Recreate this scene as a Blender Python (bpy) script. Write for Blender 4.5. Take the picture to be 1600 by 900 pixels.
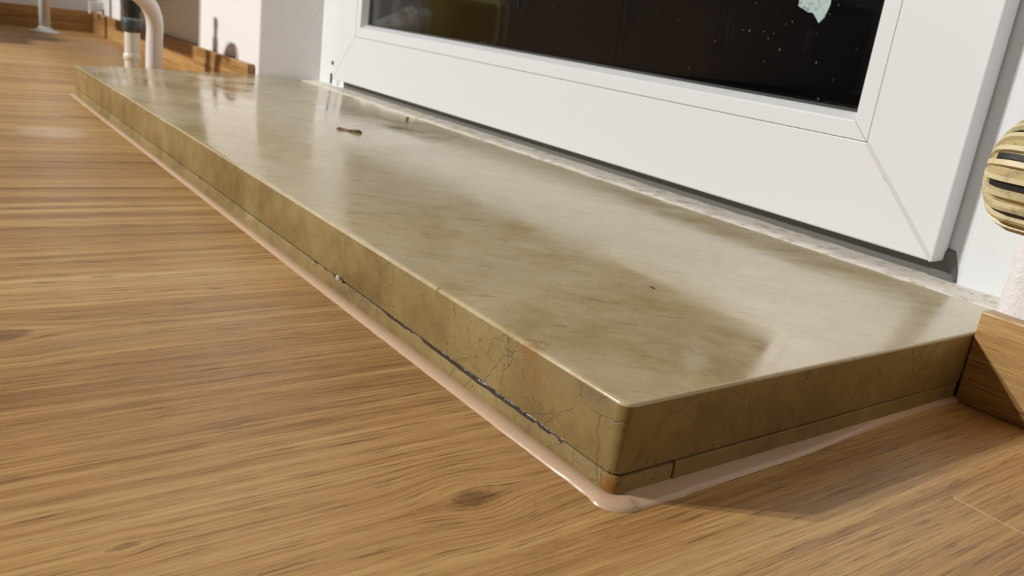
import bpy, bmesh, math, random
from mathutils import Vector, Matrix, noise

random.seed(7)
for o in list(bpy.data.objects): bpy.data.objects.remove(o)
S = bpy.context.scene
COL = S.collection
PI = math.pi

# ------------------------------------------------------------------ camera
cam_d = bpy.data.cameras.new('camera')
cam_d.sensor_width = 36.0
cam_d.lens = 36.0 * 1320.2 / 1600.0
cam_d.clip_start = 0.01
cam = bpy.data.objects.new('camera', cam_d)
COL.objects.link(cam)
right = Vector((0.5766516, 0.80679374, 0.12867322))
down = Vector((0.31443386, -0.07380034, -0.94640629))
fwd = Vector((-0.75405854, 0.58620592, -0.29624035))
m = Matrix((right, -down, -fwd)).transposed().to_4x4()
m.translation = Vector((0, 0, 0.2))
cam.matrix_world = m
cam_d.dof.use_dof = True
cam_d.dof.focus_distance = 0.46
cam_d.dof.aperture_fstop = 19.0
S.camera = cam

# ------------------------------------------------------------------ world: night outside, exposure
w = bpy.data.worlds.new('night')
S.world = w
w.use_nodes = True
w.node_tree.nodes['Background'].inputs[0].default_value = (0.5, 0.6, 0.9, 1)
w.node_tree.nodes['Background'].inputs[1].default_value = 0.004
S.view_settings.view_transform = 'Standard'
S.view_settings.look = 'None'
S.view_settings.gamma = 1.0
S.view_settings.use_curve_mapping = False
S.view_settings.exposure = 0.0

LAMP_COLOUR = (1.0, 0.975, 0.94)
SPOT_WATTS = 970.0
SPOT_AIM = Vector((-0.75, 0.45, 0.1))
SPOTS = [Vector((-2.90, -3.50, 2.28)), Vector((-2.66, -3.66, 2.30))]     # two spotlights of a ceiling rail, behind the camera
for i, p in enumerate(SPOTS):
    ld = bpy.data.lights.new('spotlight', 'SPOT')
    ld.energy = SPOT_WATTS * (0.6 if i == 0 else 0.4); ld.color = LAMP_COLOUR
    ld.spot_size = math.radians(62); ld.spot_blend = 0.5; ld.shadow_soft_size = 0.035
    lo = bpy.data.objects.new('spotlight', ld); COL.objects.link(lo)
    lo.location = p
    lo.rotation_euler = (SPOT_AIM - p).to_track_quat('-Z', 'Y').to_euler()

# ------------------------------------------------------------------ material helpers
class G:
    """tiny node-graph helper"""
    def __init__(self, name):
        self.m = bpy.data.materials.new(name)
        self.m.use_nodes = True
        self.t = self.m.node_tree
        self.b = self.t.nodes['Principled BSDF']
        self.geo = None
    def n(self, typ, **kw):
        nd = self.t.nodes.new(typ)
        for k, v in kw.items(): setattr(nd, k, v)
        return nd
    def put(self, sock, v):
        if v is None: return
        if isinstance(v, bpy.types.NodeSocket): self.t.links.new(v, sock)
        elif isinstance(v, (tuple, list)):
            sock.default_value = (*v, 1) if (len(v) == 3 and len(sock.default_value) == 4) else v
        else: sock.default_value = v
    def pos(self):
        if not self.geo: self.geo = self.n('ShaderNodeNewGeometry')
        return self.geo.outputs['Position']
    def normal(self):
        self.pos()
        return self.geo.outputs['Normal']
    def math(self, op, a, b=0.0, c=None, clamp=False):
        nd = self.n('ShaderNodeMath', operation=op, use_clamp=clamp)
        self.put(nd.inputs[0], a); self.put(nd.inputs[1], b)
        if c is not None: self.put(nd.inputs[2], c)
        return nd.outputs[0]
    def vmath(self, op, a, b=(0, 0, 0)):
        nd = self.n('ShaderNodeVectorMath', operation=op)
        self.put(nd.inputs[0], a); self.put(nd.inputs[1], b)
        return nd.outputs[1] if op in ('DISTANCE', 'LENGTH', 'DOT_PRODUCT') else nd.outputs[0]
    def sep(self, v):
        nd = self.n('ShaderNodeSeparateXYZ'); self.put(nd.inputs[0], v); return nd.outputs
    def comb(self, x, y, z):
        nd = self.n('ShaderNodeCombineXYZ')
        for i, v in enumerate((x, y, z)): self.put(nd.inputs[i], v)
        return nd.outputs[0]
    def noise(self, v, scale, detail=4, rough=0.55, dist=0.0, col=False):
        nd = self.n('ShaderNodeTexNoise')
        self.put(nd.inputs['Vector'], v); nd.inputs['Scale'].default_value = scale
        nd.inputs['Detail'].default_value = detail; nd.inputs['Roughness'].default_value = rough
        nd.inputs['Distortion'].default_value = dist
        return nd.outputs['Color' if col else 'Fac']
    def voro(self, v, scale, feature='DISTANCE_TO_EDGE'):
        nd = self.n('ShaderNodeTexVoronoi', feature=feature)
        self.put(nd.inputs['Vector'], v); nd.inputs['Scale'].default_value = scale
        return nd.outputs['Distance']
    def ramp(self, f, stops):
        nd = self.n('ShaderNodeValToRGB'); e = nd.color_ramp.elements
        while len(e) < len(stops): e.new(0.5)
        for i, (p, c) in enumerate(stops):
            e[i].position = p
            e[i].color = (c, c, c, 1) if isinstance(c, (int, float)) else (*c, 1)
        self.put(nd.inputs[0], f); return nd.outputs[0]
    def step(self, f, a, b):
        nd = self.n('ShaderNodeMapRange', interpolation_type='SMOOTHSTEP')
        self.put(nd.inputs[0], f); nd.inputs[1].default_value = a; nd.inputs[2].default_value = b
        return nd.outputs[0]
    def mix(self, f, a, b, mode='MIX'):
        nd = self.n('ShaderNodeMix', data_type='RGBA', blend_type=mode)
        self.put(nd.inputs[0], f); self.put(nd.inputs[6], a); self.put(nd.inputs[7], b)
        return nd.outputs[2]
    def spot(self, p, r, soft=0.6, warp=None):
        """1 inside a ragged blob of radius r at world point p, 0 outside"""
        v = self.pos() if warp is None else warp
        d = self.vmath('DISTANCE', v, p)
        return self.step(d, r, r * (1 - soft))
    def bump(self, h, strength, dist=0.001, prev=None):
        nd = self.n('ShaderNodeBump'); nd.inputs['Strength'].default_value = strength
        nd.inputs['Distance'].default_value = dist; self.put(nd.inputs['Height'], h)
        if prev is not None: self.put(nd.inputs['Normal'], prev)
        return nd.outputs[0]
    def out(self, col=None, rough=None, nrm=None, metal=None, spec=None, coat=None, coat_r=None):
        i = self.b.inputs
        self.put(i['Base Color'], col); self.put(i['Roughness'], rough); self.put(i['Normal'], nrm)
        self.put(i['Metallic'], metal); self.put(i['Specular IOR Level'], spec)
        self.put(i['Coat Weight'], coat); self.put(i['Coat Roughness'], coat_r)
        return self.m

def wood(name, axis, tint=1.0, knots=(), rough=0.36, streaks=0.42):
    """oak decor, grain along world axis 0 (x) or 1 (y)"""
    g = G(name)
    X, Y, Z = g.sep(g.pos())
    al, ac = ((X, Z), (Y, X), (Y, Z))[axis]          # along / across
    al0, ac0 = al, ac
    rnd = g.n('ShaderNodeObjectInfo').outputs['Random']
    al = g.math('ADD', al, g.math('MULTIPLY', rnd, 37.0))
    if axis == 0: ac = g.math('ADD', ac, Y)
    # gentle waviness and flow of the figure around the knots
    wob = g.noise(g.comb(g.math('MULTIPLY', ac, 7.0), g.math('MULTIPLY', al, 2.2), 0.0), 1.0, 2)
    ac = g.math('ADD', ac, g.math('MULTIPLY', g.math('SUBTRACT', wob, 0.5), 0.009))
    kmask = None
    for (kx, ky, sx, sy, amp) in knots:
        dx = g.math('SUBTRACT', ac0, kx); dy = g.math('SUBTRACT', al0, ky)
        q = g.math('ADD', g.math('POWER', g.math('DIVIDE', dx, sx * 3.4), 2.0),
                   g.math('POWER', g.math('DIVIDE', dy, sy * 1.8), 2.0))
        e = g.math('POWER', 2.718, g.math('MULTIPLY', q, -1.0))
        ac = g.math('SUBTRACT', ac, g.math('MULTIPLY', g.math('MULTIPLY', dx, e), 0.75))
        wv = g.noise(g.pos(), 120.0, 3)
        q2 = g.math('ADD', g.math('POWER', g.math('DIVIDE', dx, sx), 2.0),
                    g.math('POWER', g.math('DIVIDE', dy, sy), 2.0))
        q2 = g.math('ADD', q2, g.math('MULTIPLY', g.math('SUBTRACT', wv, 0.5), 2.4))
        k = g.math('MULTIPLY', g.step(q2, 1.25, 0.35), amp)
        kmask = k if kmask is None else g.math('MAXIMUM', kmask, k)
    def st(sa, sl, off=0.0): return g.comb(g.math('MULTIPLY', ac, sa), g.math('MULTIPLY', al, sl), off)
    broad = g.noise(st(30, 1.1, 3.1), 1.0, 3, 0.6)
    band = g.noise(st(150, 2.4, 1.7), 1.0, 6, 0.66, 0.15)
    fibre = g.noise(st(800, 12.0, 5.0), 1.0, 5, 0.72)
    pores = g.noise(st(900, 30.0, 9.0), 1.0, 3, 0.6)
    tone = g.math('ADD', g.math('MULTIPLY', broad, 0.30), g.math('MULTIPLY', band, 0.34))
    tone = g.math('ADD', tone, g.math('MULTIPLY', fibre, 0.40))
    tone = g.math('ADD', tone, g.math('MULTIPLY', g.math('SUBTRACT', rnd, 0.5), 0.05))
    c = g.ramp(tone, [(0.37, (0.198, 0.091, 0.029)), (0.46, (0.400, 0.209, 0.070)), (0.53, (0.550, 0.316, 0.114)),
                      (0.60, (0.675, 0.433, 0.176)), (0.69, (0.785, 0.562, 0.282))])
    streak = g.step(g.noise(st(110, 1.5, 12.0), 1.0, 5, 0.7), 0.58, 0.70)
    c = g.mix(g.math('MULTIPLY', streak, streaks), c, (0.20, 0.098, 0.036))
    grey = g.step(g.noise(st(13, 1.0, 21.0), 1.0, 2), 0.52, 0.72)
    c = g.mix(g.math('MULTIPLY', grey, 0.30), c, (0.34, 0.225, 0.110))
    if axis == 1:      # pale soft-edged oval patch
        q = g.math('ADD', g.math('POWER', g.math('DIVIDE', g.math('ADD', ac0, 1.175), 0.045), 2.0), g.math('POWER', g.math('DIVIDE', g.math('SUBTRACT', al0, 0.168), 0.042), 2.0))
        q = g.math('ADD', q, g.math('MULTIPLY', g.math('SUBTRACT', band, 0.5), 1.6))
        c = g.mix(g.math('MULTIPLY', g.step(q, 1.2, 0.3), 0.6), c, (0.72, 0.56, 0.37))
    pm = g.step(pores, 0.55, 0.66)
    pm = g.math('MULTIPLY', pm, g.step(band, 0.72, 0.46))
    c = g.mix(g.math('MULTIPLY', pm, 0.72), c, (0.150, 0.070, 0.026))
    if kmask is not None:
        ring = g.noise(g.comb(g.math('MULTIPLY', ac, 260), g.math('MULTIPLY', al, 60), 0), 1.0, 3)
        c = g.mix(g.math('MULTIPLY', kmask, g.math('ADD', 0.45, g.math('MULTIPLY', ring, 0.6))), c, (0.125, 0.055, 0.022))
    if tint != 1.0: c = g.mix(1.0, c, (tint, tint, tint), 'MULTIPLY')
    h = g.math('SUBTRACT', g.math('ADD', g.math('MULTIPLY', fibre, 0.6), g.math('MULTIPLY', band, 0.6)), g.math('MULTIPLY', pm, 0.6))
    nr = g.bump(h, 0.22, 0.0006)
    r = g.math('ADD', rough, g.math('MULTIPLY', g.math('SUBTRACT', fibre, 0.5), 0.25))
    return g.out(c, r, nr)

RUST = [((-0.305, 0.2545, 0.046), 0.012), ((-0.298, 0.254, 0.034), 0.007), ((-0.226, 0.262, 0.0205), 0.0035),
        ((-0.2345, 0.256, 0.0065), 0.008), ((-0.2365, 0.2545, 0.006), 0.007), ((-0.555, 0.2545, 0.006), 0.006), ((-0.398, 0.254, 0.045), 0.004)]
def stone(name, top):
    """beige Jura limestone; top: polished face with dried wipe marks and wall sheen in its colour, else sawn edge"""
    g = G(name)
    P = g.pos()
    X, Y, Z = g.sep(P)
    warp = g.vmath('ADD', P, g.vmath('MULTIPLY', g.vmath('SUBTRACT', g.noise(P, 28, 4, col=True), (0.5, 0.5, 0.5)), (0.022, 0.022, 0.022)))
    cloud = g.noise(P, 7.0, 6, 0.62, 0.6)
    mott = g.noise(P, 42.0, 5, 0.65)
    fine = g.noise(P, 260.0, 4, 0.6)
    t = g.math('ADD', g.math('MULTIPLY', cloud, 0.50), g.math('ADD', g.math('MULTIPLY', mott, 0.36), g.math('MULTIPLY', fine, 0.14)))
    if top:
        c = g.ramp(t, [(0.32, (0.380, 0.262, 0.100)), (0.45, (0.505, 0.388, 0.188)), (0.56, (0.590, 0.483, 0.272)), (0.72, (0.67, 0.578, 0.375))])  # paler than the edges: white wall reflection put into the colour
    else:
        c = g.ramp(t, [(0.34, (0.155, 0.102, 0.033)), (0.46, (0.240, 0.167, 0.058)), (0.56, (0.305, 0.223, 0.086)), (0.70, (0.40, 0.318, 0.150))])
    # hairline cracks and veins
    cr = g.voro(warp, 30.0)
    crk = g.step(cr, 0.012, 0.002)
    msk = g.step(g.noise(P, 17.0, 3), 0.46, 0.58)
    crk = g.math('MULTIPLY', crk, msk)
    cr2 = g.math('MULTIPLY', g.step(g.voro(warp, 75.0), 0.03, 0.006), g.step(g.noise(P, 31.0, 2), 0.52, 0.62))
    crk = g.math('MAXIMUM', crk, g.math('MULTIPLY', cr2, 0.7))
    c = g.mix(g.math('MULTIPLY', crk, 0.20 if top else 0.46), c, (0.075, 0.050, 0.022))
    # pits
    pit = g.math('MULTIPLY', g.step(g.voro(P, 170.0, 'F1'), 0.24, 0.10), g.step(g.noise(P, 23.0, 2), 0.54, 0.64))
    c = g.mix(g.math('MULTIPLY', pit, 0.35 if top else 0.6), c, (0.11, 0.075, 0.03))
    for p, r in RUST:
        s = g.math('MULTIPLY', g.spot(p, r, 0.7, warp), g.step(g.noise(P, 190, 3), 0.36, 0.56))
        c = g.mix(g.math('MULTIPLY', s, 0.75), c, (0.27, 0.115, 0.012))
    if top:
        for p, r, cc, am in (((-0.272, 0.352, 0.048), 0.055, (0.36, 0.235, 0.10), 0.55), ((-0.43, 0.285, 0.048), 0.06, (0.36, 0.255, 0.09), 0.55),
                             ((-0.277, 0.585, 0.048), 0.025, (0.40, 0.29, 0.11), 0.6), ((-0.62, 0.33, 0.048), 0.09, (0.37, 0.29, 0.14), 0.5),
                             ((-0.32, 0.285, 0.048), 0.05, (0.38, 0.27, 0.09), 0.5)):
            s = g.math('MULTIPLY', g.spot(p, r, 0.7, warp), g.step(g.noise(P, 55, 5, 0.65), 0.25, 0.62))
            c = g.mix(g.math('MULTIPLY', s, am), c, cc)
        # dried, milky wipe marks, strengthened to put wall sheen into the colour; streaks run slantwise over the slab
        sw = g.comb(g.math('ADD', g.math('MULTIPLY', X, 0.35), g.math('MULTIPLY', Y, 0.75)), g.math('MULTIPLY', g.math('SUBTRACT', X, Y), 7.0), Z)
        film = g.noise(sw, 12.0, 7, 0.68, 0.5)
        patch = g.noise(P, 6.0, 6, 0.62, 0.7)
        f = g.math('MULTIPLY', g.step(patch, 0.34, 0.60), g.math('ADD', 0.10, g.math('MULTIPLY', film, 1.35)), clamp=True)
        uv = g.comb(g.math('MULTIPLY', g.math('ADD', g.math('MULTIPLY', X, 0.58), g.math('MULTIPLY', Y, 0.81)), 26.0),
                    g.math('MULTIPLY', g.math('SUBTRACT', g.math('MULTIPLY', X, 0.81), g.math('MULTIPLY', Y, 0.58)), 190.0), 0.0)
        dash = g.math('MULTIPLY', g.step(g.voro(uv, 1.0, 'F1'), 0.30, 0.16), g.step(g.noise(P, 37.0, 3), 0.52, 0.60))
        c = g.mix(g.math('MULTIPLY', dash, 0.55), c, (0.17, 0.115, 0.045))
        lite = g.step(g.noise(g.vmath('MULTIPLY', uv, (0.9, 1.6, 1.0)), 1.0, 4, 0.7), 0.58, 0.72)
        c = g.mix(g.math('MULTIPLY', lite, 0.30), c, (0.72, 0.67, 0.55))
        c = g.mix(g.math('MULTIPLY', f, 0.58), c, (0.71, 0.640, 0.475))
        rg = g.math('ADD', 0.05, g.math('MULTIPLY', f, 0.20))
        rg = g.math('ADD', rg, g.math('MULTIPLY', fine, 0.04))
        h = g.math('ADD', g.math('MULTIPLY', fine, 0.15), g.math('MULTIPLY', g.math('ADD', crk, pit), -0.6))
        h = g.math('ADD', h, g.math('MULTIPLY', mott, 0.6))
        nr = g.bump(h, 0.05, 0.001)
        return g.out(c, rg, nr, spec=0.55)
    h = g.math('ADD', g.math('MULTIPLY', fine, 0.5), g.math('MULTIPLY', g.math('ADD', crk, pit), -1.2))
    nr = g.bump(h, 0.35, 0.0007)
    return g.out(c, g.math('ADD', 0.30, g.math('MULTIPLY', mott, 0.25)), nr, spec=0.5)

def plain(name, col, rough=0.5, bump_scale=0, bump=0.1, dist=0.001, var=0.0, dirt=None, metal=0.0, coat=0.0):
    g = G(name)
    P = g.pos()
    c = col
    nz = g.noise(P, 60.0, 4)
    if var:
        c = g.mix(g.math('MULTIPLY', g.math('SUBTRACT', nz, 0.35, clamp=True), var * 3), col, tuple(v * 0.6 for v in col))
    if dirt:
        d, sc, lo, hi, amt = dirt
        c = g.mix(g.math('MULTIPLY', g.step(g.noise(P, sc, 5, 0.65), lo, hi), amt), c, d)
    nr = g.bump(g.noise(P, bump_scale, 5), bump, dist) if bump_scale else None
    return g.out(c, rough, nr, metal=metal, coat=coat)

M = {}
M['floor'] = wood('oak_floor_planks', 1, knots=[(-0.2615, 0.198, 0.0062, 0.014, 0.75), (-0.508, 0.044, 0.008, 0.016, 0.8),
                                                (-0.286, 0.060, 0.0022, 0.006, 0.7), (-0.60, 0.115, 0.0022, 0.011, 0.6)])
M['skirt'] = wood('oak_skirting', 0, rough=0.34, streaks=0.2, tint=0.86)
M['skirt_left'] = wood('oak_skirting_far', 2, rough=0.34, streaks=0.2, tint=0.86)
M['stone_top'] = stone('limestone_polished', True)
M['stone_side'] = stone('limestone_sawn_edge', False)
M['joint'] = plain('dark_wet_joint', (0.035, 0.030, 0.024), 0.16, 300, 0.6, 0.001)
M['sealant'] = plain('pinkish_sealant', (0.64, 0.450, 0.305), 0.22, 420, 0.14, 0.0005, var=0.06)
M['upvc'] = plain('white_upvc', (0.77, 0.80, 0.825), 0.30, dirt=((0.50, 0.49, 0.46), 34.0, 0.63, 0.86, 0.35))
M['weld'] = plain('grey_weld', (0.67, 0.66, 0.64), 0.45, dirt=((0.18, 0.11, 0.06), 55.0, 0.60, 0.66, 0.9))
M['seal_shade'] = plain('shaded_grey_seal', (0.13, 0.125, 0.115), 0.6)  # seal grey with the shadow under the sash mixed in
M['gasket'] = plain('grey_gasket', (0.055, 0.055, 0.055), 0.5)
M['black'] = plain('black_gap', (0.012, 0.011, 0.010), 0.6)
M['wall'] = plain('white_plaster', (0.79, 0.79, 0.80), 0.8, 260, 0.35, 0.0012)
M['taupe'] = plain('taupe_paint', (0.22, 0.19, 0.16), 0.8)
M['rough_plaster'] = plain('rough_white_plaster', (0.86, 0.85, 0.86), 0.75, 330, 0.6, 0.002)
M['ceiling'] = plain('off_white_ceiling', (0.50, 0.49, 0.47), 0.85)
M['mortar'] = plain('paint_smeared_mortar', (0.78, 0.74, 0.66), 0.6, 320, 0.5, 0.0012, dirt=((0.45, 0.39, 0.30), 90.0, 0.50, 0.64, 0.7))
M['subfloor'] = plain('pale_underlay', (0.62, 0.47, 0.33), 0.7)
M['filler'] = plain('pale_joint_filler', (0.80, 0.66, 0.50), 0.5)
M['cream'] = plain('cream_paint', (0.72, 0.68, 0.58), 0.35)
M['white_paint'] = plain('white_gloss_paint', (0.80, 0.79, 0.79), 0.28, dirt=((0.45, 0.42, 0.38), 50.0, 0.62, 0.75, 0.5))
M['dark_nut'] = plain('dark_green_grey_plastic', (0.055, 0.065, 0.060), 0.35)
M['nut_rim'] = plain('pale_green_plastic', (0.16, 0.20, 0.18), 0.35)
M['brass'] = plain('aged_brass', (0.20, 0.15, 0.055), 0.4, metal=0.8)
M['ivory'] = plain('yellowed_plastic', (0.74, 0.655, 0.41), 0.42, 240, 0.1, 0.0005, dirt=((0.33, 0.23, 0.09), 120.0, 0.48, 0.68, 0.6))
M['ivory_dark'] = plain('grubby_yellowed_plastic', (0.52, 0.42, 0.21), 0.5, dirt=((0.20, 0.13, 0.05), 150.0, 0.45, 0.65, 0.6))
M['chrome'] = plain('nickel', (0.6, 0.58, 0.55), 0.25, metal=1.0)
M['film'] = plain('pale_teal_film', (0.40, 0.53, 0.53), 0.4, 90, 0.4, 0.001, dirt=((0.12, 0.17, 0.18), 130.0, 0.46, 0.60, 0.75))
M['speck'] = plain('dried_white_specks', (0.62, 0.62, 0.60), 0.6)
M['glass_speck'] = plain('dried_grey_specks', (0.14, 0.14, 0.135), 0.6)
M['flake'] = plain('brown_flake', (0.16, 0.085, 0.025), 0.6)
M['crumb'] = plain('dark_crumb', (0.10, 0.075, 0.045), 0.7)
M['sideboard'] = plain('dark_veneer', (0.24, 0.22, 0.21), 0.5)
M['sideboard_door'] = plain('black_brown_door', (0.22, 0.195, 0.18), 0.45)
M['olive'] = plain('olive_fabric', (0.24, 0.19, 0.03), 0.9)
M['balcony'] = plain('dark_concrete', (0.08, 0.08, 0.08), 0.9)

g = G('window_glass')
g.put(g.b.inputs['Base Color'], (0.93, 0.96, 0.95)); g.put(g.b.inputs['Roughness'], 0.0)
g.put(g.b.inputs['Transmission Weight'], 1.0); g.put(g.b.inputs['IOR'], 1.5)
M['glass'] = g.m
# ------------------------------------------------------------------ mesh helpers
def link(name, me, mat=None, parent=None):
    o = bpy.data.objects.new(name, me)
    COL.objects.link(o)
    if mat is not None and me is not None:
        for mm in (mat if isinstance(mat, (list, tuple)) else [mat]): me.materials.append(M[mm])
    if parent is not None: o.parent = parent
    return o
def mesh(name, verts, faces, mat, parent=None, smooth=False, recalc=True):
    me = bpy.data.meshes.new(name)
    me.from_pydata([tuple(v) for v in verts], [], faces)
    if recalc:
        bm = bmesh.new(); bm.from_mesh(me); bmesh.ops.recalc_face_normals(bm, faces=bm.faces); bm.to_mesh(me); bm.free()
    if smooth:
        for p in me.polygons: p.use_smooth = True
    return link(name, me, mat, parent)
def bevel_me(me, width, seg=2, angle=0.5):
    bm = bmesh.new(); bm.from_mesh(me)
    es = [e for e in bm.edges if len(e.link_faces) == 2 and e.calc_face_angle(0) > angle]
    if es: bmesh.ops.bevel(bm, geom=es, offset=width, segments=seg, profile=0.5, affect='EDGES')
    bm.to_mesh(me); bm.free()
def prism(name, poly, z0, z1, mat, parent=None, bev=0.0, seg=2):
    n = len(poly)
    v = [(x, y, z0) for x, y in poly] + [(x, y, z1) for x, y in poly]
    f = [list(range(n))[::-1], list(range(n, 2 * n))] + [[i, (i + 1) % n, n + (i + 1) % n, n + i] for i in range(n)]
    o = mesh(name, v, f, mat, parent)
    if bev: bevel_me(o.data, bev, seg)
    return o
def box(name, x0, x1, y0, y1, z0, z1, mat, parent=None, bev=0.0, seg=2):
    return prism(name, [(x0, y0), (x1, y0), (x1, y1), (x0, y1)], z0, z1, mat, parent, bev, seg)
def lathe(name, prof, mat, parent=None, seg=32, axis='z', at=(0, 0, 0), smooth=True):
    """prof: list of (radius, height)"""
    v, f = [], []
    n = len(prof)
    for i in range(seg):
        a = 2 * PI * i / seg
        for r, h in prof:
            p = (r * math.cos(a), r * math.sin(a), h)
            if axis == 'x': p = (h, r * math.cos(a), r * math.sin(a))
            if axis == 'y': p = (r * math.cos(a), h, r * math.sin(a))
            v.append((p[0] + at[0], p[1] + at[1], p[2] + at[2]))
    for i in range(seg):
        j = (i + 1) % seg
        for k in range(n - 1): f.append([i * n + k, j * n + k, j * n + k + 1, i * n + k + 1])
    f.append([i * n for i in range(seg)]); f.append([i * n + n - 1 for i in range(seg)])
    o = mesh(name, v, f, mat, parent, smooth)
    if smooth:
        for p in o.data.polygons:
            if len(p.vertices) > 4: p.use_smooth = False
        o.data.set_sharp_from_angle(angle=0.7)
    return o
def tube(name, pts, r, mat, parent=None, seg=20):
    pts = [Vector(p) for p in pts]
    v, f = [], []
    up = Vector((0.3, 0.9, 0.1)).normalized()
    for i, p in enumerate(pts):
        d = (pts[min(i + 1, len(pts) - 1)] - pts[max(i - 1, 0)]).normalized()
        a = d.cross(up).normalized(); b = d.cross(a)
        rr = r[i] if isinstance(r, (list, tuple)) else r
        for k in range(seg):
            t = 2 * PI * k / seg
            v.append(p + a * math.cos(t) * rr + b * math.sin(t) * rr)
    for i in range(len(pts) - 1):
        for k in range(seg):
            k2 = (k + 1) % seg
            f.append([i * seg + k, i * seg + k2, (i + 1) * seg + k2, (i + 1) * seg + k])
    f.append(list(range(seg))); f.append([(len(pts) - 1) * seg + k for k in range(seg)])
    return mesh(name, v, f, mat, parent, True)
def bez(p0, p1, p2, p3, n):
    p0, p1, p2, p3 = map(Vector, (p0, p1, p2, p3))
    return [p0 * (1 - t) ** 3 + p1 * 3 * t * (1 - t) ** 2 + p2 * 3 * t * t * (1 - t) + p3 * t ** 3 for t in [i / n for i in range(n + 1)]]
def empty(name, loc=(0, 0, 0)):
    o = bpy.data.objects.new(name, None); COL.objects.link(o)
    o.empty_display_size = 0.05
    o.location = loc
    return o
def tag(o, label, cat, group=None, kind=None):
    o['label'] = label; o['category'] = cat
    if group: o['group'] = group
    if kind: o['kind'] = kind
    return o
def thing(name, label, cat, group=None, kind=None):
    return tag(empty(name), label, cat, group, kind)

# ------------------------------------------------------------------ room shell
RX0, RX1, RY0, H = -3.075, 1.25, -4.3, 2.5
WY = 0.577            # face of the door wall
fl = box('floor', RX0 - 0.1, RX1 + 0.1, RY0 - 0.1, 0.9, -0.05, -0.0012, 'subfloor')
tag(fl, 'oak plank floor with grain running towards the door', 'floor', kind='structure')
PW = 0.1775
plank_cache = {}
x = -0.1625 + PW * 8
cols = []
while x > RX0 - PW:
    cols.append(x); x -= PW
gap = 0.00004
for ci, xr in enumerate(cols):
    xl = max(xr - PW, RX0 - 0.02); xr2 = min(xr, RX1 + 0.02)
    if xr2 - xl < 0.02: continue
    first = 0.427 if abs(xr - (-0.1625 + PW)) < 1e-6 else 0.577 + 0.3 + random.uniform(0, 1.0)
    if -1.7 < xr < -0.1: first = 0.60 + random.uniform(0.2, 0.9)
    ys = [first]
    while ys[-1] > RY0: ys.append(ys[-1] - 1.285)
    if first < WY: ys = [first + 1.285] + ys
    for a, b in zip(ys[:-1], ys[1:]):
        y1, y0 = min(a, 0.62), max(b, RY0 - 0.02)
        if y1 - y0 < 0.03: continue
        e1 = 0.0005 if abs(y1 - 0.427) < 1e-4 else gap
        e0 = 0.0005 if abs(y0 - 0.427) < 1e-4 else gap
        p = box('plank', xl + gap, xr2 - gap, y0 + e0, y1 - e1, -0.0012, 0.0, 'floor', fl)

jf = box('joint_filler', -0.1620, 0.0145, 0.4267, 0.4273, -0.0012, -0.00002, 'filler', fl)
def wall(name, label, objs_poly, z0=0.0, z1=H, bev=0.0, mat='wall'):
    v, f = [], []
    for poly, a, b in objs_poly:
        n = len(poly); o = len(v)
        v += [(x, y, a) for x, y in poly] + [(x, y, b) for x, y in poly]
        f += [[o + i for i in range(n)][::-1], [o + n + i for i in range(n)]] + [[o + i, o + (i + 1) % n, o + n + (i + 1) % n, o + n + i] for i in range(n)]
    o = mesh(name, v, f, mat)
    if bev: bevel_me(o.data, bev, 3, 0.9)
    return tag(o, label, 'wall', kind='structure')
wb = wall('wall_back', 'white plastered wall around the white door', [
    ([(RX0 - 0.12, WY), (-1.604, WY), (-1.540, 0.690), (-1.540, 0.88), (RX0 - 0.12, 0.88)], -0.04, H),
    ([(-0.226, WY), (RX1 + 0.12, WY), (RX1 + 0.12, 0.88), (-0.226, 0.88)], -0.04, H),
    ([(-1.604, WY), (-0.226, WY), (-0.226, 0.88), (-1.604, 0.88)], 2.16, H)], bev=0.003)
wall('wall_left', 'white wall at the far end of the room', [([(RX0 - 0.12, RY0), (RX0, RY0), (RX0, WY), (RX0 - 0.12, WY)], -0.04, H)])
wall('wall_right', 'taupe wall opposite the far end of the room', [([(RX1, RY0), (RX1 + 0.12, RY0), (RX1 + 0.12, WY), (RX1, WY)], -0.04, H)], mat='taupe')
wall('wall_front', 'taupe wall opposite the door', [([(RX0 - 0.12, RY0 - 0.12), (RX1 + 0.12, RY0 - 0.12), (RX1 + 0.12, RY0), (RX0 - 0.12, RY0)], -0.04, H)], mat='taupe')
ce = box('ceiling', RX0 - 0.12, RX1 + 0.12, RY0 - 0.12, 0.88, H, H + 0.1, 'ceiling')
tag(ce, 'plain greyish ceiling', 'ceiling', kind='structure')
bal = box('ground_outside', -3.2, 1.5, 0.88, 2.6, -0.2, -0.06, 'balcony')
tag(bal, 'dark concrete balcony floor behind the door glass', 'balcony floor', kind='structure')

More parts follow.
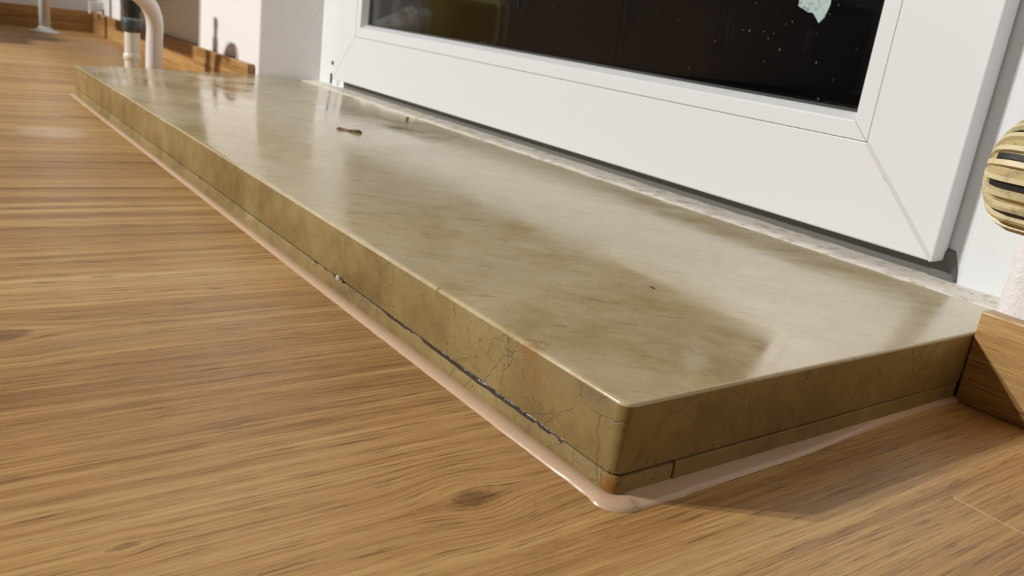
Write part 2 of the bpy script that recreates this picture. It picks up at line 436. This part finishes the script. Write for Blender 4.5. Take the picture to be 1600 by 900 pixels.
# ragged plaster edge beside the door frame, above the right skirting
def plaster_patch():
    nx, nz = 26, 60
    x0, x1, z0, z1 = -0.2275, -0.10, 0.045, 0.36
    v, f = [], []
    for j in range(nz + 1):
        z = z0 + (z1 - z0) * j / nz
        for i in range(nx + 1):
            t = i / nx
            xx = x0 + (x1 - x0) * t
            e = noise.noise(Vector((xx * 90, z * 90, 2.0))) * 0.0016 + noise.noise(Vector((xx * 260, z * 260, 5.0))) * 0.0009
            yy = WY - 0.0014 - abs(e) * 1.2
            if i == 0:
                xx += -0.0012 + noise.noise(Vector((3.0, z * 120, 0))) * 0.0022; yy = WY + 0.006
            if i == 1:
                xx = x0 - 0.0006 + noise.noise(Vector((7.0, z * 150, 0))) * 0.0018
            if i == nx or j == nz: yy = WY + 0.001
            v.append((xx, yy, z))
    for j in range(nz):
        for i in range(nx):
            a = j * (nx + 1) + i
            f.append([a, a + 1, a + nx + 2, a + nx + 1])
    o = mesh('plaster_edge', v, f, 'rough_plaster', wb, True)
    md = o.modifiers.new('s', 'SOLIDIFY'); md.thickness = 0.001; md.offset = -1
    return o
plaster_patch()['label'] = 'lumpy white plaster edge'

# skirting boards
SH = 0.0635
def skirt(name, label, pts, cap_bev=0.0012, mat='skirt'):
    o = prism(name, pts, 0.0, SH, mat, None, cap_bev, 2)
    return tag(o, label, 'skirting board', kind='structure')
SKY = 0.5635
skirt('baseboard_right', 'oak skirting board with cut end butting the stone step', [(-0.2320, SKY), (RX1, SKY), (RX1, WY + 0.001), (-0.2320, WY + 0.001)])
skirt('baseboard_back', 'oak skirting board running under the heating pipes to the stone step', [(RX0 + 0.013, SKY), (-1.622, SKY), (-1.622, WY + 0.001), (RX0 + 0.013, WY + 0.001)])
skirt('baseboard_left', 'oak skirting board along the far white wall', [(RX0 - 0.001, RY0), (RX0 + 0.0135, RY0), (RX0 + 0.0135, WY), (RX0 - 0.001, WY)], mat='skirt_left')

# ------------------------------------------------------------------ balcony door
door = tag(empty('door_1', (0, 0, 0)), 'white plastic balcony door with dark glass', 'door', kind='structure')
SX0, SX1, SZ0, SZ1 = -1.455, -0.3185, 0.0643, 2.09
def mitred(names, x0, x1, z0, z1, prof, mat, parent, g=0.0, smooth=False):
    n = len(prof); res = []
    for side, nm in enumerate(names):
        v = []
        for end in (0, 1):
            for wd, y in prof:
                if side == 0: p = (x0 + wd + g, z0 + wd) if end == 0 else (x1 - wd - g, z0 + wd)
                if side == 1: p = (x0 + wd, z1 - wd - g) if end == 0 else (x0 + wd, z0 + wd + g)
                if side == 2: p = (x1 - wd - g, z1 - wd) if end == 0 else (x0 + wd + g, z1 - wd)
                if side == 3: p = (x1 - wd, z0 + wd + g) if end == 0 else (x1 - wd, z1 - wd - g)
                v.append((p[0], y, p[1]))
        f = [list(range(n)), [n + i for i in range(n)][::-1]] + [[i, (i + 1) % n, n + (i + 1) % n, n + i] for i in range(n)]
        o = mesh(nm, v, f, mat, parent)
        res.append(o)
    return res
def arc(cx, cy, r, a0, a1, n=4):
    return [(cx + r * math.cos(math.radians(a0 + (a1 - a0) * i / n)), cy + r * math.sin(math.radians(a0 + (a1 - a0) * i / n))) for i in range(n + 1)]
FO = 0.0923
mitred(['frame_sill', 'frame_stile', 'frame_head', 'frame_stile'], SX0 - FO, SX1 + FO, SZ0 - FO, SZ1 + FO,
       [(0, 0.676), (0.0735, 0.676), (0.0745, 0.6765), (0.0800, 0.6812), (0.1050, 0.6815), (0.1050, 0.745), (0, 0.745)], 'upvc', door, 0.0002)
SY = 0.660
mitred(['sash_rail', 'sash_stile', 'sash_rail', 'sash_stile'], SX0, SX1, SZ0, SZ1,
       [(0, 0.679)] + arc(0.0018, SY + 0.0018, 0.0018, 180, 270) + arc(0.0792, SY + 0.0006, 0.0006, 270, 360, 3) + [(0.0798, 0.679)], 'upvc', door, 0.0007)
mitred(['sash_back', 'sash_back', 'sash_back', 'sash_back'], SX0 + 0.016, SX1 - 0.016, SZ0 + 0.016, SZ1 - 0.016,
       [(0, 0.6792), (0.0845, 0.6792), (0.0845, 0.735), (0, 0.735)], 'upvc', door, 0.0)
mitred(['glazing_bead'] * 4, SX0, SX1, SZ0, SZ1,
       [(0.0803, 0.679), (0.0803, SY + 0.0009)] + arc(0.0809, SY + 0.0009, 0.0006, 180, 270, 2) + arc(0.0945, SY + 0.0023, 0.0020, 270, 345, 4) + [(0.1012, 0.6708), (0.1020, 0.6725), (0.1020, 0.679)],
       'upvc', door, 0.00025)
mitred(['gasket'] * 4, SX0, SX1, SZ0, SZ1, [(0.1018, 0.6715), (0.1042, 0.6735), (0.1042, 0.6765), (0.1018, 0.6765)], 'gasket', door)
gl = box('glass_pane', SX0 + 0.0995, SX1 - 0.0995, 0.6752, 0.6788, SZ0 + 0.0995, SZ1 - 0.0995, 'glass', door)
gl2 = box('glass_pane', SX0 + 0.0995, SX1 - 0.0995, 0.6950, 0.6990, SZ0 + 0.0995, SZ1 - 0.0995, 'glass', door)
# weld seams at the lower mitres of the sash
for sx, ox in ((1, SX0), (-1, SX1)):
    wdt = 0.0013 if sx < 0 else 0.0007
    v = []
    for wd in (0.0008, 0.0798):
        for s in (-1, 1):
            for y in (SY - 0.00012, 0.678):
                v.append((ox + sx * (wd + s * wdt), y, SZ0 + wd - s * wdt))
    f = [[0, 1, 3, 2], [4, 6, 7, 5], [0, 4, 5, 1], [2, 3, 7, 6], [0, 2, 6, 4], [1, 5, 7, 3]]
    mesh('weld_seam', v, f, 'weld', door)
# grey seals under the sash, darkened to hold the gap's shade, and small dark hinge marks at the left stile
box('gap_shade_seal', -1.447, -0.3262, 0.6785, 0.6830, 0.0480, 0.0780, 'seal_shade', door, 0.0006)
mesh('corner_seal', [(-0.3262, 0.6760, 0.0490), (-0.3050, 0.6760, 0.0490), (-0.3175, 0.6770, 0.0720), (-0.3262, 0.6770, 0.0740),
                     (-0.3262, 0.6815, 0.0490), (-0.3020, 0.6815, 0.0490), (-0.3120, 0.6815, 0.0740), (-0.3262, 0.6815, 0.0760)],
     [[0, 1, 2, 3], [4, 5, 6, 7], [0, 1, 5, 4], [1, 2, 6, 5], [2, 3, 7, 6], [3, 0, 4, 7]], 'seal_shade', door)
box('hinge_slot', -1.4930, -1.4880, 0.6735, 0.6800, 0.0860, 0.0925, 'black', door)
box('hinge_slot', -1.4950, -1.4925, 0.6735, 0.6800, 0.0520, 0.0700, 'black', door)
# dried specks on the glass
def specks():
    v, f = [], []
    rnd = random.Random(3)
    def blob(x, z, r, el=1.0):
        k = len(v); n = 7
        v.append((x, 0.6746, z))
        for i in range(n):
            a = 2 * PI * i / n; q = r * rnd.uniform(0.8, 1.15)
            v.append((x + q * math.cos(a) * 0.75, 0.6752, z + q * math.sin(a) * el))
        for i in range(n): f.append([k, k + 1 + i, k + 1 + (i + 1) % n])
    pts = [(837, 56), (845, 68), (859, 60), (866, 70), (905, 60), (865, 10), (1028, 18), (1071, 21), (1060, 30), (1117, 64), (1161, 47), (1171, 48),
           (1193, 49), (1209, 52), (1200, 60), (1228, 38), (1238, 34), (1277, 52), (1338, 76), (1275, 98), (1301, 125), (1278, 155), (1218, 78),
           (1193, 96), (1076, 107), (992, 90), (1310, 8), (1214, 20), (1296, 22), (740, 62), (665, 38), (752, 66), (758, 66), (921, 96), (1181, 5), (956, 14)]
    for px, py in pts:
        d = right * ((px - 800) / 1320.2) + down * ((py - 450) / 1320.2) + fwd
        t = 0.675 / d.y
        r = rnd.uniform(0.0004, 0.0010)
        blob(d.x * t, 0.2 + d.z * t, r, rnd.choice([1.0, 1.6]))
    for k in range(20):
        blob(rnd.uniform(SX0 + 0.11, SX1 - 0.11), rnd.uniform(0.17, 0.6), rnd.uniform(0.00015, 0.0003), 1.2)
    o = mesh('speck', v, f, 'glass_speck', gl, recalc=False)
    o['kind'] = 'stuff'
specks()

# scrap of torn film stuck to the glass
def on_glass(px, py, y):
    d = right * ((px - 800) / 1320.2) + down * ((py - 450) / 1320.2) + fwd
    t = y / d.y
    return (d.x * t, y, 0.2 + d.z * t)
outl = [(1247, 9), (1262, 19), (1270, 20), (1279, 36), (1288, 27), (1297, 8), (1301, -14), (1304, -40), (1286, -52), (1268, -36), (1252, -18)]
fr = [on_glass(a, b, 0.6742) for a, b in outl]
n = len(fr)
v = fr + [(x, 0.6751, z) for x, y, z in fr]
f = [list(range(n)), [n + i for i in range(n)][::-1]] + [[i, (i + 1) % n, n + (i + 1) % n, n + i] for i in range(n)]
tag(mesh('torn_film', v, f, 'film'), 'pale teal scrap of torn film stuck to the dark glass', 'film scrap')

# mortar strip between stone step and door frame
def mortar():
    n = 160; v, f = [], []
    for i in range(n + 1):
        x = -0.2265 + (-1.552 + 0.2265) * i / n
        a = 0.6415 + noise.noise(Vector((x * 6, 0, 1))) * 0.004 + noise.noise(Vector((x * 60, 0, 4))) * 0.0010
        z = 0.0485 + noise.noise(Vector((x * 40, 3, 1))) * 0.0006
        zb = 0.0502 + noise.noise(Vector((x * 35, 8, 1))) * 0.0007
        v += [(x, a, 0.0472), (x, a + 0.0012, z), (x, a + 0.018, z + 0.0003), (x, 0.6765, zb), (x, 0.69, zb), (x, 0.69, 0.0), (x, a, 0.0)]
    for i in range(n):
        for k in range(7):
            f.append([i * 7 + k, i * 7 + (k + 1) % 7, (i + 1) * 7 + (k + 1) % 7, (i + 1) * 7 + k])
    f += [[k for k in range(7)], [n * 7 + k for k in range(7)][::-1]]
    o = mesh('trim_1', v, f, 'mortar')
    for p in o.data.polygons: p.use_smooth = True
    o.data.set_sharp_from_angle(angle=0.8)
    tag(o, 'paint-smeared cream mortar strip between stone step and door frame', 'mortar strip', kind='structure')
mortar()

# ------------------------------------------------------------------ stone door step
step = thing('door_step', 'beige limestone door step with polished top in front of the white door', 'door step')
TZ0, TZ1 = 0.0126, 0.048
def tread():
    poly = [(-0.2338, 0.254), (-0.2326, 0.6425), (-1.5600, 0.6425), (-1.5995, 0.5795), (-1.5310, 0.254)]
    # round the near corner a little in plan
    c = Vector(poly[0]); a = c + Vector((0.0, 0.0065)); b = c + Vector((-0.0065, 0.0))
    rc = [tuple(a)] + [tuple((1 - t) ** 2 * a + 2 * t * (1 - t) * c + t * t * b) for t in (0.2, 0.4, 0.6, 0.8)] + [tuple(b)]
    pl = [poly[1], poly[2], poly[3], poly[4]] + rc[::-1]
    n = len(pl)
    v = [(x, y, TZ0) for x, y in pl] + [(x, y, TZ1) for x, y in pl]
    f = [list(range(n))[::-1], list(range(n, 2 * n))] + [[i, (i + 1) % n, n + (i + 1) % n, n + i] for i in range(n)]
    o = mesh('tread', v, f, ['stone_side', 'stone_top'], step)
    me = o.data
    bm = bmesh.new(); bm.from_mesh(me)
    es = [e for e in bm.edges if len(e.link_faces) == 2 and e.calc_face_angle(0) > 0.9]
    top = [e for e in es if min(q.co.z for q in e.verts) > 0.04]
    rest = [e for e in es if e not in top]
    bmesh.ops.bevel(bm, geom=top, offset=0.0017, segments=3, profile=0.5, affect='EDGES')
    rest = [e for e in bm.edges if len(e.link_faces) == 2 and e.calc_face_angle(0) > 0.9 and max(q.co.z for q in e.verts) < TZ0 + 1e-4]
    bmesh.ops.bevel(bm, geom=rest, offset=0.0005, segments=2, profile=0.5, affect='EDGES')
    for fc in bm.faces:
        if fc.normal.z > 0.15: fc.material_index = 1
    bm.to_mesh(me); bm.free()
    for p in me.polygons: p.use_smooth = True
    me.set_sharp_from_angle(angle=0.6)
tread()
RZ1 = 0.0115
def make_riser():
    c = Vector((-0.2332, 0.2545)); a = c + Vector((0.0, 0.0070)); b = c + Vector((-0.0070, 0.0))
    rc = [tuple((1 - t) ** 2 * a + 2 * t * (1 - t) * c + t * t * b) for t in (1, 0.8, 0.6, 0.4, 0.2, 0)]
    front = [(-1.5320 + (-0.245 + 1.5320) * i / 24, 0.2546) for i in range(24)]
    pl = front + rc + [(-0.2330, 0.2922), (-1.5320, 0.2922)]
    def toe(x):                                    # the foot of the stone runs forward of its top edge
        t = (x + 1.532) / 1.298
        return -0.0034 * min(1.0, t / 0.15) * min(1.0, max(0.0, (1.0 - t) / 0.40))
    n = len(pl)
    v = [(x, y + (toe(x) if i < 30 else 0), 0.0) for i, (x, y) in enumerate(pl)] + [(x, y, RZ1) for x, y in pl]
    f = [list(range(n))[::-1], list(range(n, 2 * n))] + [[i, (i + 1) % n, n + (i + 1) % n, n + i] for i in range(n)]
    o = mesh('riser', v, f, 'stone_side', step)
    bevel_me(o.data, 0.0005, 2, 0.9)
    for p in o.data.polygons: p.use_smooth = True
    o.data.set_sharp_from_angle(angle=0.6)
    return toe
toe = make_riser()
prism('side_riser', [(-0.2327, 0.2932), (-0.2327, 0.5625), (-0.2600, 0.5625), (-0.2600, 0.2932)], 0.0, RZ1 + 0.0006, 'stone_side', step, 0.0004, 2)
# core of bedding behind the joint
box('bedding', -1.525, -0.2350, 0.2580, 0.640, 0.0, TZ0 + 0.0005, 'joint', step)
# smeared joint compound squeezed out of the joint along the front, ragged, wet and dark near the corner
def joint(name, a, b, outn, prof_fn, n, mat):
    v, f = [], []
    a, b, outn = Vector(a), Vector(b), Vector(outn)
    for i in range(n + 1):
        t = i / n
        p = a.lerp(b, t)
        d, h0, h1 = prof_fn(t)
        for k, (dd, zz) in enumerate(((-0.004, h0), (d * 0.8, h0), (d, (h0 + h1) / 2), (d * 0.6, h1), (-0.004, h1))):
            q = p + outn * dd
            v.append((q.x, q.y, zz))
    m5 = 5
    for i in range(n):
        for k in range(m5):
            f.append([i * m5 + k, i * m5 + (k + 1) % m5, (i + 1) * m5 + (k + 1) % m5, (i + 1) * m5 + k])
    f += [[k for k in range(m5)], [n * m5 + k for k in range(m5)][::-1]]
    o = mesh(name, v, f, mat, step, True)
    o['label'] = 'dark wet joint under the tread'
def pf(t):
    w0 = noise.noise(Vector((t * 40, 1, 0))); w1 = noise.noise(Vector((t * 150, 4, 0)))
    near = max(0.0, 1 - abs(t - 0.92) / 0.12)
    d = -0.0004 + 0.0008 * w0 + 0.0008 * w1 + 0.0010 * near - 0.0016 * max(0, 0.55 - t)
    if t > 0.975: d = -0.0010
    return d, RZ1 - 0.0010 - 0.0006 * near, TZ0 + 0.0003 * w0 + 0.0002
joint('joint_line', (-1.530, 0.2545, 0), (-0.238, 0.2545, 0), (0, -1, 0), pf, 420, 'joint')

# ------------------------------------------------------------------ sealant bead along the foot of the step
def sealant():
    path = []
    n1, n2, n3 = 220, 12, 90
    FK = [(-1.536, 0.2455), (-0.85, 0.2450), (-0.55, 0.2445), (-0.40, 0.2450), (-0.30, 0.2455), (-0.263, 0.2462), (-0.238, 0.2466)]
    def outer(x):
        for (xa, ya), (xb, yb) in zip(FK[:-1], FK[1:]):
            if x <= xb: return ya + (yb - ya) * (x - xa) / (xb - xa)
        return FK[-1][1]
    RK = [(0.262, -0.2222), (0.292, -0.2218), (0.294, -0.2226), (0.38, -0.2235), (0.4677, -0.2285), (0.5224, -0.2296), (0.566, -0.2288)]
    def outer_r(y):
        for (ya, xa), (yb, xb) in zip(RK[:-1], RK[1:]):
            if y <= yb: return xa + (xb - xa) * (y - ya) / (yb - ya)
        return RK[-1][1]
    def F(t):
        xx = -1.5360 + (-0.2400 + 1.5360) * t
        return Vector((xx, 0.2550 + toe(xx), 0))
    for i in range(n1 + 1): path.append((F(i / n1), Vector((0, -1, 0)), i / n1, 0))
    cx, cy, r = -0.2400, 0.2620, 0.0070
    for i in range(1, n2):
        a = -PI / 2 + (PI / 2) * i / n2
        path.append((Vector((cx + r * math.cos(a), cy + r * math.sin(a), 0)), Vector((math.cos(a), math.sin(a), 0)), i / n2, 1))
    for i in range(n3 + 1):
        t = i / n3
        path.append((Vector((-0.2330, 0.2620 + (0.5640 - 0.2620) * t, 0)), Vector((1, 0, 0)), t, 2))
    v, f = [], []
    K = 8
    for i, (p, nn, t, s) in enumerate(path):
        rag = noise.noise(Vector((i * 0.55, 2, 0))); rag2 = noise.noise(Vector((i * 0.13, 9, 0)))
        if s == 0: wd, hh = p.y - outer(p.x) + (0.0006 * rag if t > 0.7 else 0.0002 * rag), 0.0024 + 0.0004 * min(1.0, max(0.0, (t - 0.72) / 0.2))
        elif s == 1: wd, hh = 0.0086 + 0.0018 * t + 0.0024 * math.sin(PI * t) + 0.0002 * rag, 0.0028
        else: wd, hh = outer_r(p.y) + 0.2330 + 0.0002 * rag, 0.0030 - 0.0004 * t
        prof = [(-0.002, 0.0), (-0.002, hh * 0.75), (0.0, hh * 0.75), (wd * 0.25, hh * 0.98), (wd * 0.52, hh), (wd * 0.78, hh * 0.76), (wd * 0.95, hh * 0.34), (wd, 0.0)]
        if s == 2: prof = [(-0.002, 0.0), (-0.002, hh), (0.0, hh), (wd * 0.2, hh * 0.86), (wd * 0.45, hh * 0.72), (wd * 0.72, hh * 0.5), (wd * 0.94, hh * 0.22), (wd, 0.0)]
        for dd, zz in prof:
            q = p + nn * dd
            v.append((q.x, q.y, zz + 0.0001))
    L = len(path)
    for i in range(L - 1):
        for k in range(K):
            f.append([i * K + k, i * K + (k + 1) % K, (i + 1) * K + (k + 1) % K, (i + 1) * K + k])
    f += [[k for k in range(K)], [(L - 1) * K + k for k in range(K)][::-1]]
    o = mesh('sealant_bead', v, f, 'sealant', None, True)
    o.data.set_sharp_from_angle(angle=1.2)
    tag(o, 'glossy salmon-beige sealant bead along the foot of the stone step', 'sealant')
sealant()

# ------------------------------------------------------------------ heating pipes left of the step
PX = -1.90
tp = thing('heating_pipe', 'cream heating pipe with dark green-grey nut and ring collar', 'pipe')
PYc, PYw = 0.4215, 0.4490
lathe('pipe', [(0.0148, 0.0), (0.0148, 0.090)], 'cream', tp, 28, 'z', (PX, PYc, 0))
lathe('collar', [(0.0148, 0.028), (0.0168, 0.030), (0.0175, 0.0355), (0.0168, 0.041), (0.0148, 0.043)], 'cream', tp, 28, 'z', (PX, PYc, 0))
lathe('nut', [(0.0150, 0.084), (0.0182, 0.086), (0.0202, 0.090), (0.0202, 0.105), (0.0194, 0.107)], 'dark_nut', tp, 12, 'z', (PX, PYc, 0))
lathe('nut_rim', [(0.0194, 0.1065), (0.0206, 0.1072), (0.0206, 0.1105), (0.0186, 0.112)], 'nut_rim', tp, 28, 'z', (PX, PYc, 0))
lathe('valve_body', [(0.0145, 0.111), (0.0145, 0.124), (0.0165, 0.128), (0.0165, 0.168), (0.0110, 0.174), (0.0110, 0.198)], 'black', tp, 24, 'z', (PX, PYc, 0))
lathe('valve_stem', [(0.0070, 0.0), (0.0070, 0.018), (0.0095, 0.019), (0.0095, 0.022), (0.0060, 0.024)], 'brass', tp, 16, 'y', (PX, PYc + 0.008, 0.140))
lathe('valve_cap', [(0.0135, 0.196), (0.0135, 0.206), (0.010, 0.209)], 'dark_nut', tp, 20, 'z', (PX, PYc, 0))  # added cap; valve stops here so its wall shadow stays compact
tw = thing('bent_pipe', 'white painted heating pipe bending over in front of the dark nut', 'pipe')
WX = -1.84
pts = [(WX, PYw, 0.0), (WX, PYw, 0.03), (WX + 0.001, PYw, 0.06)] + \
      bez((WX + 0.002, PYw, 0.078), (WX + 0.006, PYw + 0.003, 0.126), (WX + 0.030, PYw - 0.010, 0.152), (WX + 0.040, PYw - 0.060, 0.172), 14) + [(WX + 0.040, PYw - 0.088, 0.186)]
tube('pipe', pts, 0.0159, 'white_paint', tw, 24)
tube('end_cap', [(WX + 0.040, PYw - 0.084, 0.184), (WX + 0.040, PYw - 0.102, 0.192), (WX + 0.040, PYw - 0.105, 0.193)], [0.0185, 0.0185, 0.015], 'white_paint', tw, 12)  # added stub end, keeps the pipe's shadow on the wall short
lathe('floor_rosette', [(0.027, 0.0), (0.024, 0.004), (0.0158, 0.005)], 'white_paint', tw, 28, 'z', (WX, PYw, 0))

po = thing('standing_pipe', 'slim white pipe with a round floor rosette near the far skirting', 'pipe')
tube('pipe', [(-2.872, 0.40, 0.0), (-2.872, 0.40, 0.20), (-2.872, 0.40, 0.42), (-2.868, 0.40, 0.44), (-2.855, 0.40, 0.452), (-2.835, 0.40, 0.455), (-2.752, 0.40, 0.455)], 0.0148, 'white_paint', po, 24)
lathe('floor_rosette', [(0.041, 0.0), (0.041, 0.0035), (0.034, 0.0065), (0.022, 0.010), (0.0165, 0.016), (0.0148, 0.018)], 'white_paint', po, 32, 'z', (-2.872, 0.400, 0))

# inferred panel radiator above the frame, shaped to shade the wall behind it
ra = thing('radiator', 'white panel radiator above the heating pipes', 'radiator')
RF = 0.345
box('front_panel', -2.75, -2.02, RF, RF + 0.014, 0.152, 0.80, 'white_paint', ra, 0.004)
box('rear_panel', -2.75, -2.02, 0.502, 0.516, 0.152, 0.80, 'white_paint', ra, 0.004)
box('top_grille', -2.75, -2.02, RF + 0.012, 0.504, 0.785, 0.80, 'white_paint', ra, 0.002)
for i in range(22):
    xx = -2.735 + i * 0.033
    box('convector_fin', xx, xx + 0.003, RF + 0.012, 0.504, 0.165, 0.78, 'white_paint', ra)
box('bracket', -2.65, -2.62, 0.514, WY - 0.0002, 0.30, 0.70, 'white_paint', ra)
box('bracket', -2.15, -2.12, 0.514, WY - 0.0002, 0.30, 0.70, 'white_paint', ra)
cl = thing('pipe_clip', 'small white plastic clip on the wall in the far corner', 'clip')
box('arm', -2.990, -2.974, 0.535, WY + 0.001, 0.070, 0.098, 'white_paint', cl, 0.002)
box('tongue', -2.985, -2.960, 0.535, 0.541, 0.062, 0.098, 'white_paint', cl, 0.002)

# ------------------------------------------------------------------ thermostat valve right of the door
TY, TZ = 0.45, 0.163
tv = thing('thermostat_valve', 'yellowed ribbed plastic thermostat head beside the door frame', 'thermostat')
def prof_r(d):
    # dome then barrel, d measured from the tip
    if d < 0.020:
        q = 1 - d / 0.020
        return 0.0285 * (1 - q ** 2.4) ** 0.5 if q < 1 else 0.0
    return 0.0285 + (d - 0.020) * 0.03
XT = -0.1995
ds = [0.0009, 0.002, 0.004, 0.0065, 0.0095, 0.013, 0.017, 0.021, 0.030, 0.045, 0.062]
lathe('head', [(0.001, XT + 0.0009)] + [(max(prof_r(d) - 0.0020, 0.001), XT + d) for d in ds] + [(0.024, XT + 0.066)], 'ivory_dark', tv, 48, 'x', (0, TY, TZ))
def strip_mesh(name, half, lo, hi, mat, dsel):
    v, f = [], []
    for d in dsel:
        R = prof_r(d)
        for (s, rr) in ((-1, lo), (-0.7, hi), (0.7, hi), (1, lo)):
            a = s * half / max(R, 0.006)
            r = R + rr
            v.append((XT + d, r * math.cos(a), r * math.sin(a)))
    for i in range(len(dsel) - 1):
        for k in range(3): f.append([i * 4 + k, i * 4 + k + 1, (i + 1) * 4 + k + 1, (i + 1) * 4 + k])
    f += [[0, 1, 2, 3], [(len(dsel) - 1) * 4 + k for k in range(4)][::-1]]
    me = bpy.data.meshes.new(name); me.from_pydata(v, [], f); me.materials.append(M[mat])
    bm = bmesh.new(); bm.from_mesh(me); bmesh.ops.recalc_face_normals(bm, faces=bm.faces); bm.to_mesh(me); bm.free()
    for p in me.polygons: p.use_smooth = True
    me.set_sharp_from_angle(angle=0.7)
    return me
NR = 24
rib_me = strip_mesh('rib', 0.00165, -0.0026, 0.0007, 'ivory', [0.0025, 0.004, 0.0065, 0.0095, 0.013, 0.017, 0.021, 0.030, 0.045, 0.060])
slot_me = strip_mesh('slot', 0.0020, -0.0024, -0.0013, 'black', [0.0095, 0.013, 0.017, 0.021, 0.030, 0.045, 0.056])
for i in range(NR):
    a = 2 * PI * (i + 0.3) / NR
    o = link('rib', rib_me, None, tv); o.location = (0, TY, TZ); o.rotation_euler = (a, 0, 0)
    if i % 2 == 0:
        o = link('slot', slot_me, None, tv); o.location = (0, TY, TZ); o.rotation_euler = (a + PI / NR, 0, 0)
lathe('collar', [(0.024, XT + 0.064), (0.0265, XT + 0.066), (0.0265, XT + 0.078), (0.022, XT + 0.080)], 'chrome', tv, 32, 'x', (0, TY, TZ))
lathe('valve_body', [(0.013, XT + 0.078), (0.013, XT + 0.125), (0.016, XT + 0.128), (0.016, XT + 0.15), (0.012, XT + 0.152)], 'chrome', tv, 24, 'x', (0, TY, TZ))
lathe('wall_pipe', [(0.0095, -0.004), (0.0095, WY - TY + 0.002)], 'white_paint', tv, 24, 'y', (XT + 0.115, TY, TZ))
lathe('wall_rosette', [(0.0095, WY - TY - 0.010), (0.022, WY - TY - 0.004), (0.024, WY - TY + 0.001)], 'white_paint', tv, 28, 'y', (XT + 0.115, TY, TZ))

# ------------------------------------------------------------------ crumbs on the stone
def lump(name, x, y, z, sx, sy, sz, mat, seed, rot=0.0):
    bm = bmesh.new(); bmesh.ops.create_icosphere(bm, subdivisions=2, radius=1.0)
    for vv in bm.verts:
        k = 1 + 0.35 * noise.noise(vv.co * 1.7 + Vector((seed, 0, 0)))
        vv.co = Vector((vv.co.x * sx * k, vv.co.y * sy * k, max(vv.co.z, -0.3) * sz * k))
    me = bpy.data.meshes.new(name); bm.to_mesh(me); bm.free()
    o = link(name, me, mat); o.location = (x, y, z + sz * 0.28); o.rotation_euler = (0, 0, rot)
    return o
def flake():
    v, f = [], []
    pts = [(-0.985, 0.4585), (-0.9775, 0.4555), (-0.9705, 0.4630), (-0.9625, 0.4640), (-0.9560, 0.4705), (-0.9525, 0.4735)]
    n = len(pts)
    for i, (x, y) in enumerate(pts):
        w_ = [0.0028, 0.0055, 0.0045, 0.0052, 0.0070, 0.0034][i]
        z = TZ1 + [0.0010, 0.0028, 0.0016, 0.0020, 0.0036, 0.0018][i]
        v += [(x - w_ * 0.6, y - w_ * 0.2, TZ1), (x - w_ * 0.3, y, z), (x + w_ * 0.5, y + w_ * 0.3, z * 1.0 + 0.0002), (x + w_ * 0.8, y + w_ * 0.4, TZ1)]
    for i in range(n - 1):
        for k in range(4): f.append([i * 4 + k, i * 4 + (k + 1) % 4, (i + 1) * 4 + (k + 1) % 4, (i + 1) * 4 + k])
    f += [[0, 1, 2, 3], [(n - 1) * 4 + k for k in range(4)][::-1]]
    tag(mesh('dry_flake', v, f, 'flake', None, True), 'curled brown flake lying on the polished stone step', 'flake')
flake()
tag(lump('grit', -1.105, 0.6235, TZ1, 0.0030, 0.0022, 0.0018, 'crumb', 2), 'tiny dark grit crumb beside the mortar strip', 'grit')
tag(lump('splinter', -0.3645, 0.3985, TZ1, 0.0030, 0.0009, 0.0007, 'crumb', 5, -0.35), 'tiny dark splinter on the near half of the polished stone', 'splinter')
tag(lump('paint_drop', -0.5235, 0.2515, TZ0 + 0.0005, 0.0024, 0.0016, 0.0022, 'speck', 8), 'small white drop at the dark joint under the tread', 'paint drop')

# ------------------------------------------------------------------ furniture across the room, seen only as dim reflections in the glass
sb = thing('sideboard', 'low grey-brown sideboard against the far wall', 'sideboard')
SBX0, SBX1 = RX0 + 0.02, RX0 + 0.45
box('carcass', SBX0, SBX1, -2.75, -0.45, 0.08, 0.50, 'sideboard', sb, 0.003)
for i in range(4):
    a = -2.74 + i * 0.57
    d = box('cabinet_door', SBX1, SBX1 + 0.018, a, a + 0.56, 0.10, 0.48, 'sideboard_door', sb, 0.002)
    box('handle', SBX1 + 0.018, SBX1 + 0.034, a + 0.50, a + 0.515, 0.24, 0.36, 'chrome', d, 0.002)
for xx in (SBX0 + 0.03, SBX1 - 0.07):
    for yy in (-2.70, -0.52): box('leg', xx, xx + 0.04, yy, yy + 0.04, 0.0, 0.081, 'sideboard', sb)
hs = thing('hassock', 'olive fabric hassock beside the low sideboard', 'hassock')
box('cushion', -2.60, -2.45, -0.36, -0.12, 0.03, 0.27, 'olive', hs, 0.03, 3)
box('base', -2.58, -2.47, -0.34, -0.14, 0.0, 0.035, 'sideboard', hs)

# ------------------------------------------------------------------ ceiling spotlight rail (behind the camera)
la = thing('spotlight_rail', 'ceiling rail with two spotlights aimed at the door', 'lamp')
mid = (SPOTS[0] + SPOTS[1]) / 2
box('rail', mid.x - 0.26, mid.x + 0.42, mid.y - 0.22, mid.y + 0.12, H - 0.03, H + 0.001, 'chrome', la, 0.003)
for p in SPOTS:
    d = (SPOT_AIM - p).normalized()
    back = p - d * 0.10
    tube('stem', [(back.x, back.y, H - 0.02), back], 0.008, 'chrome', la, 12)
    tube('spot_shade', [p - d * 0.13, p - d * 0.12, p - d * 0.05, p - d * 0.04], [0.02, 0.04, 0.055, 0.055], 'white_paint', la, 24)
